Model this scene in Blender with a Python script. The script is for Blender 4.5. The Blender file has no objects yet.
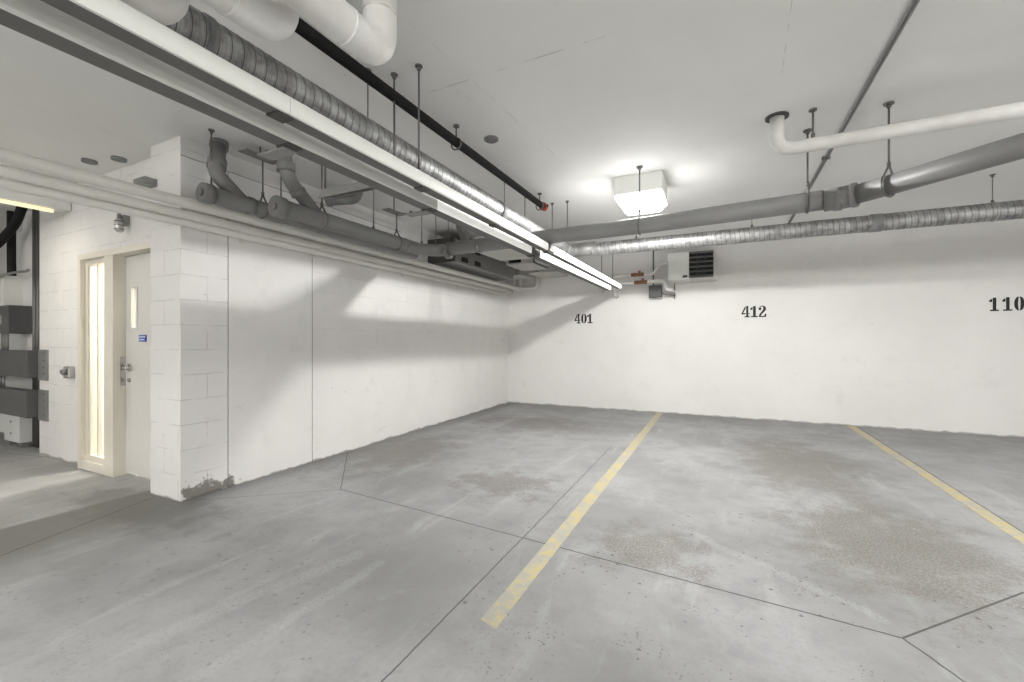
import bpy, bmesh, math, random
from mathutils import Vector, Matrix
random.seed(7)
PI = math.pi
COL = bpy.context.scene.collection
SC = bpy.context.scene

# ------------------------------------------------------------------ camera, world, exposure
cam = bpy.data.cameras.new('camera'); camo = bpy.data.objects.new('camera', cam); COL.objects.link(camo)
camo.location = (0, 0, 1.27); camo.rotation_euler = (math.radians(90), 0, math.radians(25.8))
cam.sensor_width = 36; cam.lens = 432 / 1024 * 36; cam.clip_end = 100; cam.clip_start = .05
SC.camera = camo
w = bpy.data.worlds.new('world'); SC.world = w; w.use_nodes = True
w.node_tree.nodes['Background'].inputs[0].default_value = (1, .98, .95, 1)
w.node_tree.nodes['Background'].inputs[1].default_value = .3
SC.view_settings.view_transform = 'Standard'; SC.view_settings.look = 'None'
SC.view_settings.gamma = 1; SC.view_settings.use_curve_mapping = False
SC.view_settings.exposure = 0.47

H = 2.89          # ceiling height
CAMZ = 1.27
BACK = 8.0
LEFT = -3.95

# ------------------------------------------------------------------ materials
def mat(name, color, rough=.6, metal=0., noise=0., nscale=6., bump=0., bscale=60., spec=.4, emit=None, estr=0., tint=None):
    m = bpy.data.materials.new(name); m.use_nodes = True
    nt = m.node_tree; N = nt.nodes; L = nt.links; b = N['Principled BSDF']
    b.inputs['Roughness'].default_value = rough; b.inputs['Metallic'].default_value = metal
    b.inputs['Specular IOR Level'].default_value = spec
    c = (*color, 1)
    geo = N.new('ShaderNodeNewGeometry')
    if noise > 0:
        n = N.new('ShaderNodeTexNoise'); n.inputs['Scale'].default_value = nscale; n.inputs['Detail'].default_value = 6
        n.inputs['Roughness'].default_value = .6
        L.new(geo.outputs['Position'], n.inputs['Vector'])
        r = N.new('ShaderNodeValToRGB'); r.color_ramp.elements[0].position = .3; r.color_ramp.elements[1].position = .7
        k = 1 - noise; t = tint or (1, 1, 1)
        r.color_ramp.elements[0].color = (color[0] * k * t[0], color[1] * k * t[1], color[2] * k * t[2], 1)
        r.color_ramp.elements[1].color = c
        L.new(n.outputs['Fac'], r.inputs['Fac']); L.new(r.outputs['Color'], b.inputs['Base Color'])
    else:
        b.inputs['Base Color'].default_value = c
    if bump > 0:
        n2 = N.new('ShaderNodeTexNoise'); n2.inputs['Scale'].default_value = bscale; n2.inputs['Detail'].default_value = 4
        L.new(geo.outputs['Position'], n2.inputs['Vector'])
        bp = N.new('ShaderNodeBump'); bp.inputs['Strength'].default_value = bump; bp.inputs['Distance'].default_value = .01
        L.new(n2.outputs['Fac'], bp.inputs['Height']); L.new(bp.outputs['Normal'], b.inputs['Normal'])
    if emit:
        b.inputs['Emission Color'].default_value = (*emit, 1); b.inputs['Emission Strength'].default_value = estr
    return m

class NB:
    """small node-building helper"""
    def __init__(s, name):
        s.m = bpy.data.materials.new(name); s.m.use_nodes = True; s.N = s.m.node_tree.nodes; s.L = s.m.node_tree.links
        s.b = s.N['Principled BSDF']; s.geo = s.N.new('ShaderNodeNewGeometry'); s.pos = s.geo.outputs['Position']
        sp = s.N.new('ShaderNodeSeparateXYZ'); s.L.new(s.pos, sp.inputs[0]); s.x, s.y, s.z = sp.outputs
    def put(s, v, sock):
        if isinstance(v, (int, float)): sock.default_value = v
        elif isinstance(v, (tuple, list)): sock.default_value = v
        else: s.L.new(v, sock)
    def mth(s, op, a, b=0., c=0., clamp=False):
        n = s.N.new('ShaderNodeMath'); n.operation = op; n.use_clamp = clamp
        s.put(a, n.inputs[0]); s.put(b, n.inputs[1]); s.put(c, n.inputs[2]); return n.outputs[0]
    def vec(s, x, y, z=0.):
        n = s.N.new('ShaderNodeCombineXYZ'); s.put(x, n.inputs[0]); s.put(y, n.inputs[1]); s.put(z, n.inputs[2]); return n.outputs[0]
    def noise(s, scale, detail=5., rough=.6, vec=None, dist=0.):
        n = s.N.new('ShaderNodeTexNoise'); n.inputs['Scale'].default_value = scale; n.inputs['Detail'].default_value = detail
        n.inputs['Roughness'].default_value = rough; n.inputs['Distortion'].default_value = dist
        s.L.new(vec or s.pos, n.inputs['Vector']); return n.outputs['Fac']
    def step(s, v, lo, hi, inv=False):
        n = s.N.new('ShaderNodeMapRange'); n.interpolation_type = 'SMOOTHSTEP'
        s.put(v, n.inputs['Value']); n.inputs['From Min'].default_value = lo; n.inputs['From Max'].default_value = hi
        n.inputs['To Min'].default_value = 1. if inv else 0.; n.inputs['To Max'].default_value = 0. if inv else 1.
        return n.outputs[0]
    def mix(s, f, a, b):
        n = s.N.new('ShaderNodeMix'); n.data_type = 'RGBA'
        s.put(f, n.inputs[0]); s.put(a if not isinstance(a, tuple) or len(a) == 4 else (*a, 1), n.inputs[6])
        s.put(b if not isinstance(b, tuple) or len(b) == 4 else (*b, 1), n.inputs[7]); return n.outputs[2]
    def segment(s, u, v, seg, wob=None):
        """distance from (u,v) to a segment"""
        x0, y0, x1, y1, wd = seg
        dx, dy = x1 - x0, y1 - y0; l2 = dx * dx + dy * dy
        au = s.mth('SUBTRACT', u, x0); av = s.mth('SUBTRACT', v, y0)
        t = s.mth('ADD', s.mth('MULTIPLY', au, dx / l2), s.mth('MULTIPLY', av, dy / l2), clamp=True)
        eu = s.mth('SUBTRACT', au, s.mth('MULTIPLY', t, dx)); ev = s.mth('SUBTRACT', av, s.mth('MULTIPLY', t, dy))
        d = s.mth('SQRT', s.mth('ADD', s.mth('MULTIPLY', eu, eu), s.mth('MULTIPLY', ev, ev)))
        if wob is not None: d = s.mth('ADD', d, wob)
        return s.step(d, wd * .35, wd, inv=True)
    def spot(s, u, v, cx, cy, rx, ry, n, soft=.5):
        a = s.mth('DIVIDE', s.mth('SUBTRACT', u, cx), rx); b = s.mth('DIVIDE', s.mth('SUBTRACT', v, cy), ry)
        d = s.mth('SQRT', s.mth('ADD', s.mth('MULTIPLY', a, a), s.mth('MULTIPLY', b, b)))
        d = s.mth('ADD', d, s.mth('MULTIPLY', s.mth('SUBTRACT', n, .5), 4.2))
        return s.step(d, 1 - soft, 1 + soft, inv=True)
    def mx(s, *v):
        r = v[0]
        for q in v[1:]: r = s.mth('MAXIMUM', r, q)
        return r

def floor_material():
    n = NB('concrete_floor'); x, y = n.x, n.y
    big = n.noise(.7, 4, .55); mid = n.noise(3.2, 8, .68); fine = n.noise(38, 4, .7)
    smear = n.noise(2.4, 6, .65, n.vec(n.mth('MULTIPLY', x, 2.4), n.mth('MULTIPLY', y, .55), 0), .6)
    c = n.mix(n.step(big, .35, .65), (.28, .28, .275), (.40, .40, .40))
    c = n.mix(n.mth('MULTIPLY', n.step(mid, .42, .68), .5), c, (.24, .24, .235))
    c = n.mix(n.mth('MULTIPLY', n.step(smear, .52, .75), .35), c, (.56, .56, .56))
    c = n.mix(n.mth('MULTIPLY', n.step(fine, .50, .72), .35), c, (.25, .25, .245)); c = n.mix(n.mth('MULTIPLY', n.step(n.noise(11, 8, .8), .53, .68), .32), c, (.23, .225, .215))
    # worn brown patches where cars stand
    p2 = n.noise(3.4, 9, .76)
    st = n.mx(n.spot(x, y, -1.75, 3.45, .42, .30, p2, .45), n.spot(x, y, .95, 3.45, .50, .70, p2, .5),
              n.spot(x, y, -.42, 2.75, .30, .30, p2, .5), n.spot(x, y, 1.5, 2.9, .25, .2, p2, .5),
              n.spot(x, y, -3.3, 3.9, .50, .8, p2, .6), n.spot(x, y, .7, 5.4, .5, 1.0, p2, .6),
              n.spot(x, y, -2.6, 6.2, .8, .5, p2, .6))
    grit = n.noise(75, 8, .8)
    st = n.mth('MULTIPLY', st, n.step(grit, .40, .56))
    c = n.mix(n.mth('MULTIPLY', st, .8), c, (.16, .138, .112))
    # tyre-dirt in front of the far wall; darker at left wall and pilaster feet
    wallband = n.mth('MULTIPLY', n.step(n.mth('ADD', y, n.mth('MULTIPLY', mid, 1.6)), 7.6, 8.8), .5)
    c = n.mix(wallband, c, (.20, .195, .18))
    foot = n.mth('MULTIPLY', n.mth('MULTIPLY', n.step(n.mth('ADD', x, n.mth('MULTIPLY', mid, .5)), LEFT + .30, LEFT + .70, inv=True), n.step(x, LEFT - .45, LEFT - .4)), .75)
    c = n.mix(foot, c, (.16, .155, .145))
    pf = n.mth('MULTIPLY', n.spot(x, y, -4.0, 1.75, .75, .26, mid, .5), .6)
    c = n.mix(pf, c, (.13, .125, .115))
    # pale scratch swept across the lane
    wob = n.mth('MULTIPLY', n.mth('SUBTRACT', mid, .5), .12)
    sw = n.mx(n.segment(n.mth('ADD', x, wob), n.mth('ADD', y, wob), (-2.2, .95, -1.95, 1.9, .07)),
              n.segment(n.mth('ADD', x, wob), n.mth('ADD', y, wob), (-.2, 3.1, .66, 2.52, .05)),
              n.segment(n.mth('ADD', x, wob), n.mth('ADD', y, wob), (-1.8, .6, -1.75, 1.9, .05)))
    c = n.mix(n.mth('MULTIPLY', n.mth('MULTIPLY', sw, n.step(grit, .4, .62)), .25), c, (.68, .68, .67))
    # pits and specks
    v = n.N.new('ShaderNodeTexVoronoi'); v.inputs['Scale'].default_value = 15; n.L.new(n.pos, v.inputs['Vector'])
    thr = n.mth('MULTIPLY', n.step(n.noise(1.1, 3), .38, .60), .17)
    v3 = n.N.new('ShaderNodeTexVoronoi'); v3.inputs['Scale'].default_value = 42; n.L.new(n.pos, v3.inputs['Vector'])
    sp = n.mth('MAXIMUM', n.mth('LESS_THAN', v.outputs['Distance'], thr), n.mth('MULTIPLY', n.mth('LESS_THAN', v3.outputs['Distance'], n.mth('MULTIPLY', n.step(n.noise(2.1, 4), .45, .62), .22)), .8))
    side = n.mx(n.spot(x, y, .2, 2.0, 1.3, 1.3, mid, .5), .45)
    c = n.mix(n.mth('MULTIPLY', n.mth('MULTIPLY', sp, side), .7), c, (.10, .09, .08))
    # saw-cut control joints
    w2 = n.mth('MULTIPLY', n.mth('SUBTRACT', n.noise(9, 3), .5), .012)
    u2 = n.mth('ADD', x, w2); v2 = n.mth('ADD', y, w2)
    segs = [(-1.11, -1.5, -1.15, 2.53, .005), (-1.15, 2.53, -1.19, 5.2, .005), (-2.93, 2.69, -1.145, 2.54, .007), (-1.145, 2.54, .70, 2.39, .008),
            (.70, 2.39, 1.377, 3.09, .007), (.70, 2.39, .98, 1.9, .007), (-2.93, 2.69, -3.93, 3.72, .005),
            (-4.15, 1.9, -3.7, .6, .008), (-9.5, 1.45, -6.6, 2.05, .008), (1.815, 8, 1.80, 3.0, .010), (-3.9, 1.9, -2.93, 2.69, .005)]
    j = n.mx(*[n.segment(u2, v2, s_) for s_ in segs])
    c = n.mix(n.mth('MULTIPLY', j, .82), c, (.05, .048, .045))
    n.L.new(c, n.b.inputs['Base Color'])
    n.b.inputs['Roughness'].default_value = .55; n.b.inputs['Specular IOR Level'].default_value = .35
    bp = n.N.new('ShaderNodeBump'); bp.inputs['Strength'].default_value = .35; bp.inputs['Distance'].default_value = .004
    n.L.new(n.mth('SUBTRACT', n.mth('MULTIPLY', fine, .4), j), bp.inputs['Height']); n.L.new(bp.outputs['Normal'], n.b.inputs['Normal'])
    return n.m

def wall_material(name, axis, base=(.79, .775, .755), block='full', segs=(), grime=.012):
    n = NB(name); u = n.x if axis == 'x' else n.y; z = n.z
    big = n.noise(.9, 4, .6); fine = n.noise(45, 4, .6); blot = n.noise(3.5, 7, .65)
    c = n.mix(n.step(big, .35, .65), tuple(k * .95 for k in base), base)
    c = n.mix(n.mth('MULTIPLY', n.step(blot, .54, .72), .22), c, tuple(k * .72 for k in base))
    scuff = n.noise(3.0, 8, .75, n.vec(n.mth('MULTIPLY', u, 1.0), n.mth('MULTIPLY', z, 3.2), 0), .5)
    c = n.mix(n.mth('MULTIPLY', n.mth('MULTIPLY', n.step(scuff, .60, .70), n.step(z, 1.2, 1.7, inv=True)), .25), c, (.45, .43, .40))
    sk = n.N.new('ShaderNodeTexVoronoi'); sk.inputs['Scale'].default_value = 3.4; n.L.new(n.pos, sk.inputs['Vector'])
    c = n.mix(n.mth('MULTIPLY', n.mth('LESS_THAN', sk.outputs['Distance'], .022), .7), c, (.22, .20, .18))
    height = n.mth('MULTIPLY', fine, .25)
    if block != 'none':
        br = n.N.new('ShaderNodeTexBrick'); br.offset = .5; br.inputs['Scale'].default_value = 1
        br.inputs['Brick Width'].default_value = .4; br.inputs['Row Height'].default_value = .2
        br.inputs['Mortar Size'].default_value = .004; br.inputs['Mortar Smooth'].default_value = .3
        n.L.new(n.vec(n.mth('ADD', u, .07), n.mth('ADD', z, n.mth('MULTIPLY', n.mth('SUBTRACT', blot, .5), .008)), 0), br.inputs['Vector'])
        mort = br.outputs['Fac']
        m = n.step(n.noise(5, 5), .40, .58)
        if block == 'left':
            area = n.mx(n.mth('LESS_THAN', u, 2.30), n.mth('MULTIPLY', n.mth('MULTIPLY', n.step(u, 3.165, 3.18), n.step(z, 1.1, 1.3)), .6))
            m = n.mth('MULTIPLY', m, area)
        mm = n.mth('MULTIPLY', mort, m)
        c = n.mix(n.mth('MULTIPLY', mm, .42), c, tuple(k * .42 for k in base))
        height = n.mth('SUBTRACT', height, mm)
    if grime:
        g = n.step(n.mth('ADD', z, n.mth('MULTIPLY', n.mth('SUBTRACT', blot, .5), .12)), grime * .3, grime * 1.6, inv=True)
        c = n.mix(n.mth('MULTIPLY', g, .7), c, (.17, .155, .135))
    if segs:
        w2 = n.mth('MULTIPLY', n.mth('SUBTRACT', n.noise(12, 4), .5), .010)
        j = n.mx(*[n.segment(n.mth('ADD', u, w2), n.mth('ADD', z, w2), s_) for s_ in segs])
        c = n.mix(n.mth('MULTIPLY', j, .7), c, (.13, .12, .11)); height = n.mth('SUBTRACT', height, j)
    if axis == 'y' and block == 'left':     # rough unpainted foot of the pilaster
        g2 = n.mth('MULTIPLY', n.spot(u, z, 2.12, .0, .22, .10, n.noise(14, 6, .7), .25), 1)
        c = n.mix(n.mth('MULTIPLY', g2, .85), c, (.13, .115, .10))
    n.L.new(c, n.b.inputs['Base Color']); n.b.inputs['Roughness'].default_value = .62; n.b.inputs['Specular IOR Level'].default_value = .25
    bp = n.N.new('ShaderNodeBump'); bp.inputs['Strength'].default_value = .4; bp.inputs['Distance'].default_value = .006
    n.L.new(height, bp.inputs['Height']); n.L.new(bp.outputs['Normal'], n.b.inputs['Normal'])
    return n.m

def ceiling_material():
    n = NB('ceiling_paint'); base = (.84, .84, .82)
    big = n.noise(.8, 4, .6); blot = n.noise(5, 6, .65)
    c = n.mix(n.step(big, .35, .65), tuple(k * .96 for k in base), base)
    c = n.mix(n.mth('MULTIPLY', n.step(blot, .62, .72), .10), c, (.5, .5, .49))
    j = n.mx(n.segment(n.x, n.y, (-1.72, 2.3, -.45, 2.28, .008)), n.segment(n.x, n.y, (-1.45, 1.45, -1.3, 3.6, .004)), n.segment(n.x, n.y, (.28, 1.9, .34, 3.2, .003)))
    c = n.mix(n.mth('MULTIPLY', n.mth('MULTIPLY', j, n.step(n.noise(6, 4), .45, .6)), .5), c, (.4, .4, .39))
    v = n.N.new('ShaderNodeTexVoronoi'); v.inputs['Scale'].default_value = 2.3; n.L.new(n.pos, v.inputs['Vector'])
    c = n.mix(n.mth('MULTIPLY', n.mth('LESS_THAN', v.outputs['Distance'], .016), .8), c, (.2, .19, .17))
    n.L.new(c, n.b.inputs['Base Color']); n.b.inputs['Roughness'].default_value = .7; n.b.inputs['Specular IOR Level'].default_value = .2
    return n.m

def yellow_material():
    n = NB('worn_yellow_paint')
    a = n.noise(9, 7, .72); f = n.noise(60, 4, .7)
    c = n.mix(n.step(a, .35, .62), (.56, .46, .20), (.52, .48, .34))
    c = n.mix(n.mth('MULTIPLY', n.step(n.mth('ADD', a, n.mth('MULTIPLY', f, .4)), .62, .80), .85), c, (.40, .39, .36))
    n.L.new(c, n.b.inputs['Base Color']); n.b.inputs['Roughness'].default_value = .6
    return n.m

M = {}
M['floor'] = floor_material()
M['wall_left'] = wall_material('painted_block_left', 'y', block='left',
    segs=[(2.30, .0, 2.30, 2.74, .007), (3.17, .0, 3.17, 2.3, .007), (1.9, 2.74, 4.6, 2.74, .006)])
M['wall_back'] = wall_material('painted_wall_back', 'x', block='none', grime=.02)
M['wall_plain'] = wall_material('painted_wall_plain', 'x', block='none', grime=.0)
M['wall_entry'] = wall_material('painted_block_entry', 'x', block='full', grime=.02)
M['pilaster'] = wall_material('painted_block_pilaster', 'x', block='full', grime=.015)
M['ceiling'] = ceiling_material()
M['yellow'] = yellow_material()
M['black_paint'] = mat('black_stencil_paint', (.018, .018, .016), .6, noise=.4, nscale=30)
M['white_metal'] = mat('white_enamel', (.74, .74, .71), .45, noise=.06, nscale=5)
M['channel'] = mat('grey_channel_enamel', (.125, .12, .112), .5, noise=.08, nscale=5)
M['dark_joint'] = mat('dark_joint_metal', (.06, .055, .05), .6)
M['pvc'] = mat('grey_pipe', (.205, .205, .20), .5, noise=.14, nscale=5, bump=.1, bscale=30)
M['pvc_light'] = mat('grey_pipe_pale', (.26, .26, .255), .5, noise=.14, nscale=5, bump=.1, bscale=30)
M['band'] = mat('pipe_coupling_band', (.20, .20, .20), .5)
M['wrap'] = mat('white_pipe_jacket', (.74, .735, .72), .5, noise=.16, nscale=7, bump=.25, bscale=14, tint=(1, .97, .94))
M['conduit'] = mat('white_painted_conduit', (.72, .70, .66), .5, noise=.08, nscale=4)
M['black_pipe'] = mat('black_steel_pipe', (.016, .016, .015), .75, noise=.3, nscale=14, spec=.15)
M['red'] = mat('red_enamel', (.42, .05, .025), .5, noise=.3, nscale=30)
M['rod'] = mat('rod_steel', (.16, .155, .15), .5, .5)
M['galv'] = mat('galvanised_steel', (.62, .62, .60), .36, .85, noise=.25, nscale=9, bump=.25, bscale=26)
M['galv_flat'] = mat('galvanised_sheet', (.27, .27, .26), .5, .35, noise=.1, nscale=6)
M['plate_pale'] = mat('pale_sheet_metal', (.58, .57, .54), .55, noise=.08, nscale=6)
M['grey_box'] = mat('grey_enamel_box', (.085, .085, .085), .5, noise=.10, nscale=8)
M['cream'] = mat('cream_frame_enamel', (.74, .70, .61), .45, noise=.05, nscale=3)
M['door'] = mat('door_enamel', (.70, .68, .64), .45, noise=.05, nscale=3)
M['chrome'] = mat('brushed_chrome', (.5, .49, .47), .25, .9)
M['blue'] = mat('blue_sign_face', (.02, .05, .42), .4)
M['sign_white'] = mat('sign_white', (.7, .75, .85), .5)
M['black'] = mat('black_rubber', (.010, .010, .010), .7)
M['copper'] = mat('dull_copper', (.25, .12, .07), .45, .6)
M['tube_cover'] = mat('milky_tube_cover', (.70, .70, .665), .45)
M['tube_dim'] = mat('milky_tube_glow_low', (.72, .72, .69), .4, emit=(1, .98, .93), estr=.3)
M['tube_lit'] = mat('milky_tube_lit', (.8, .8, .78), .4, emit=(1, .985, .95), estr=1.5)
M['tube_warm'] = mat('warm_tube_lit', (.8, .75, .6), .4, emit=(1, .88, .55), estr=.55)
M['bulb'] = mat('lamp_glow', (.9, .9, .9), .4, emit=(1, .98, .95), estr=8)
def lens_material(power):
    m = bpy.data.materials.new('prismatic_lens'); m.use_nodes = True; N = m.node_tree.nodes; L = m.node_tree.links
    N.remove(N['Principled BSDF']); out = N['Material Output']
    e = N.new('ShaderNodeEmission'); e.inputs[0].default_value = (1, .998, .985, 1); e.inputs[1].default_value = power
    t = N.new('ShaderNodeBsdfTransparent'); mx = N.new('ShaderNodeMixShader'); mx.inputs[0].default_value = .25
    L.new(t.outputs[0], mx.inputs[1]); L.new(e.outputs[0], mx.inputs[2]); L.new(mx.outputs[0], out.inputs[0]); return m
M['lens'] = lens_material(48); M['lens_fill'] = lens_material(330)  # second lens: stronger glow for the added off-frame fixtures
def glass_material():
    m = bpy.data.materials.new('pane_glass'); m.use_nodes = True; N = m.node_tree.nodes; L = m.node_tree.links
    N.remove(N['Principled BSDF']); out = N['Material Output']
    g = N.new('ShaderNodeBsdfGlossy'); g.inputs['Roughness'].default_value = .08
    t = N.new('ShaderNodeBsdfTransparent'); mx = N.new('ShaderNodeMixShader'); mx.inputs[0].default_value = .1
    L.new(t.outputs[0], mx.inputs[1]); L.new(g.outputs[0], mx.inputs[2]); L.new(mx.outputs[0], out.inputs[0]); return m
M['glass'] = glass_material()

# ------------------------------------------------------------------ mesh helpers
def BM(): return bmesh.new()
def box(bm, x0, x1, y0, y1, z0, z1, bev=0.):
    b2 = bmesh.new(); bmesh.ops.create_cube(b2, size=1)
    for v in b2.verts:
        v.co = Vector(((x0 + x1) / 2 + v.co.x * (x1 - x0), (y0 + y1) / 2 + v.co.y * (y1 - y0), (z0 + z1) / 2 + v.co.z * (z1 - z0)))
    if bev: bmesh.ops.bevel(b2, geom=list(b2.edges), offset=bev, segments=2, affect='EDGES', profile=.5)
    return merge(bm, b2)
def merge(bm, b2, mtx=None):
    if mtx is not None: bmesh.ops.transform(b2, matrix=mtx, verts=b2.verts)
    me = bpy.data.meshes.new('tmp'); b2.to_mesh(me); b2.free(); bm.from_mesh(me); bpy.data.meshes.remove(me); return bm
def rounded(pts, rad, n=8):
    """polyline with its inner corners rounded"""
    P = [Vector(p) for p in pts]; out = [P[0]]
    for i in range(1, len(P) - 1):
        a, b, c = P[i - 1], P[i], P[i + 1]; r = min(rad, (a - b).length * .49, (c - b).length * .49)
        p0 = b + (a - b).normalized() * r; p1 = b + (c - b).normalized() * r
        for k in range(n + 1):
            t = k / n; out.append(p0 * (1 - t) ** 2 + b * 2 * t * (1 - t) + p1 * t * t)
    out.append(P[-1]); return out
def tube(bm, pts, r, seg=16, cap=True, rfun=None):
    P = [Vector(p) for p in pts]; rings = []; d0 = (P[1] - P[0]).normalized()
    up = Vector((0, 0, 1)) if abs(d0.z) < .9 else Vector((0, 1, 0))
    s = d0.cross(up).normalized(); run = 0.
    for i, p in enumerate(P):
        if i == 0: d = d0
        elif i == len(P) - 1: d = (P[i] - P[i - 1]).normalized()
        else: d = ((P[i + 1] - p).normalized() + (p - P[i - 1]).normalized()).normalized()
        s = (s - d * s.dot(d)).normalized(); t = d.cross(s)
        if i: run += (P[i] - P[i - 1]).length
        ring = []
        for k in range(seg):
            a = 2 * PI * k / seg; rr = rfun(run, a) if rfun else r
            ring.append(bm.verts.new(p + (s * math.cos(a) + t * math.sin(a)) * rr))
        rings.append(ring)
    for a, b in zip(rings, rings[1:]):
        for k in range(seg):
            f = bm.faces.new((a[k], a[(k + 1) % seg], b[(k + 1) % seg], b[k])); f.smooth = True
    if cap:
        bm.faces.new(rings[0][::-1]); bm.faces.new(rings[-1])
    return bm
def ringt(bm, c, axis, R, r, seg=28, a0=0, a1=2 * PI):
    """torus / arc of a rod about axis"""
    ax = Vector(axis).normalized(); u = ax.orthogonal().normalized()
    if abs(ax.z) < .9: u = Vector((0, 0, 1))
    v = ax.cross(u); full = abs(a1 - a0 - 2 * PI) < 1e-6
    pts = [Vector(c) + (u * math.cos(a0 + (a1 - a0) * k / seg) + v * math.sin(a0 + (a1 - a0) * k / seg)) * R for k in range(seg + 1)]
    return tube(bm, pts, r, 8, cap=not full)
def disc(bm, c, r, h, axis=(0, 0, 1), seg=24):
    a = Vector(axis).normalized(); tube(bm, [Vector(c), Vector(c) + a * h], r, seg); return bm
def prism(bm, poly, lo, hi, f):
    """poly in 2D, extruded lo..hi ; f(u,v,w)->xyz"""
    A = [bm.verts.new(f(u, v, lo)) for u, v in poly]; B = [bm.verts.new(f(u, v, hi)) for u, v in poly]
    n = len(poly); bm.faces.new(A); bm.faces.new(B[::-1])
    for i in range(n): bm.faces.new((A[i], B[i], B[(i + 1) % n], A[(i + 1) % n]))
    return bm
KEEP = {'slats', 'sign_lettering', 'digit', 'window_bead', 'reflector', 'display', 'grille_bars'}
def clusters(bm):
    bm.verts.ensure_lookup_table(); seen = set(); isl = []
    for v in bm.verts:
        if v.index in seen: continue
        st = [v]; seen.add(v.index); cur = []
        while st:
            q = st.pop(); cur.append(q)
            for e in q.link_edges:
                o_ = e.other_vert(q)
                if o_.index not in seen: seen.add(o_.index); st.append(o_)
        lo = [min(q.co[k] for q in cur) for k in range(3)]; hi = [max(q.co[k] for q in cur) for k in range(3)]
        isl.append([lo, hi, {q.index for q in cur}])
    done = False
    while not done:
        done = True
        for i in range(len(isl)):
            for j in range(i + 1, len(isl)):
                a, c = isl[i], isl[j]
                if all(a[0][k] <= c[1][k] + .012 and c[0][k] <= a[1][k] + .012 for k in range(3)):
                    isl[i] = [[min(a[0][k], c[0][k]) for k in range(3)], [max(a[1][k], c[1][k]) for k in range(3)], a[2] | c[2]]
                    del isl[j]; done = False; break
            if not done: break
    return [x[2] for x in isl]
def obj(name, bm, m, parent=None, label=None, kind=None):
    if parent is not None and name not in KEEP:
        bm.verts.index_update(); cl = clusters(bm)
        if len(cl) > 1:
            last = None
            for ids in cl:
                b2 = bm.copy(); b2.verts.ensure_lookup_table()
                bmesh.ops.delete(b2, geom=[v for v in b2.verts if v.index not in ids], context='VERTS')
                last = obj1(name, b2, m, parent, label, kind)
            bm.free(); return last
    return obj1(name, bm, m, parent, label, kind)
def obj1(name, bm, m, parent=None, label=None, kind=None):
    bmesh.ops.recalc_face_normals(bm, faces=bm.faces)
    me = bpy.data.meshes.new(name); bm.to_mesh(me); bm.free(); me.materials.append(m if not isinstance(m, str) else M[m])
    o = bpy.data.objects.new(name, me); COL.objects.link(o)
    if parent is not None:
        o.parent = parent; o.location = -parent.location if parent.parent is None else (0, 0, 0)
    if label: o['label'] = label
    if kind: o['kind'] = kind
    return o
def thing(name, label, cat, loc=(0, 0, 0), group=None):
    o = bpy.data.objects.new(name, None); COL.objects.link(o); o.location = loc; o.empty_display_size = .1
    o['label'] = label; o['category'] = cat
    if group: o['group'] = group
    return o
def tag(o, label, cat, group=None):
    o['label'] = label; o['category'] = cat
    if group: o['group'] = group
    return o

# ------------------------------------------------------------------ lamps: seen ceiling light and added fill fixtures
def point(name, loc, watts, radius, parent, color=(1, .985, .96)):
    l = bpy.data.lights.new(name, 'POINT'); l.energy = watts; l.shadow_soft_size = radius; l.color = color
    o = bpy.data.objects.new(name, l); COL.objects.link(o); o.parent = parent; o.location = Vector(loc) - parent.location; return o
def down(name, loc, watts, radius, parent, color=(1, .995, .985)):
    l = bpy.data.lights.new(name, 'SPOT'); l.energy = watts; l.shadow_soft_size = radius; l.color = color
    l.spot_size = math.radians(178); l.spot_blend = .12
    o = bpy.data.objects.new(name, l); COL.objects.link(o); o.parent = parent; o.location = Vector(loc) - parent.location; return o
def ceiling_fixture(cx, cy, label, watts, lens='lens_fill'):
    t = thing('ceiling_light', label, 'ceiling light', (cx, cy, H), 'square ceiling lights')
    b = BM(); box(b, cx - .225, cx + .225, cy - .225, cy + .225, H - .18, H - .001, .006); obj('housing', b, 'white_metal', t)
    b = BM(); box(b, cx - .20, cx + .20, cy - .20, cy + .20, H - .184, H - .179); obj('reflector', b, 'white_metal', t)
    b = BM(); n = 10; rows = []       # faceted prismatic drop lens
    prof = [(.215, H - .184), (.212, H - .215), (.185, H - .250), (.16, H - .285), (0, H - .285)]
    for ri, (hw, z) in enumerate(prof[:-1]):
        ring = []
        for sd in range(4):
            for k in range(n):
                s_ = -1 + 2 * k / n; px, py = [(s_, -1), (1, s_), (-s_, 1), (-1, -s_)][sd]
                j = (.012 if (k + ri) % 2 else -.006) if 0 < ri < 3 else 0
                ring.append(b.verts.new((cx + px * (hw + j), cy + py * (hw + j), z + (j if ri == 1 else 0))))
        rows.append(ring)
    for a, c in zip(rows, rows[1:]):
        for k in range(len(a)): b.faces.new((a[k], a[(k + 1) % len(a)], c[(k + 1) % len(a)], c[k]))
    b.faces.new(rows[-1][::-1])
    obj('lens', b, lens, t)
    b = BM(); tube(b, [(cx - .07, cy, H - .205), (cx + .07, cy, H - .205)], .018, 14); obj('lamp', b, 'bulb', t)
    down('lamp_light', (cx, cy, H - .262), watts, .035, t)
    return t
ceiling_fixture(-.725, 4.52, 'square white ceiling light with glowing prismatic lens above grey pipe', 215, 'lens')
ceiling_fixture(-.7, -1.9, 'added square white fill light behind the viewpoint', 70)  # this and the next three are unseen fixtures added to brighten the garage
ceiling_fixture(4.0, 2.2, 'added square white fill light out of view over the next stall', 55)
ceiling_fixture(4.6, -2.6, 'added square white fill light in the far right rear of the garage', 70)
ceiling_fixture(-4.2, -3.9, 'added square white fill light at the left rear of the lane', 70)

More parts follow.
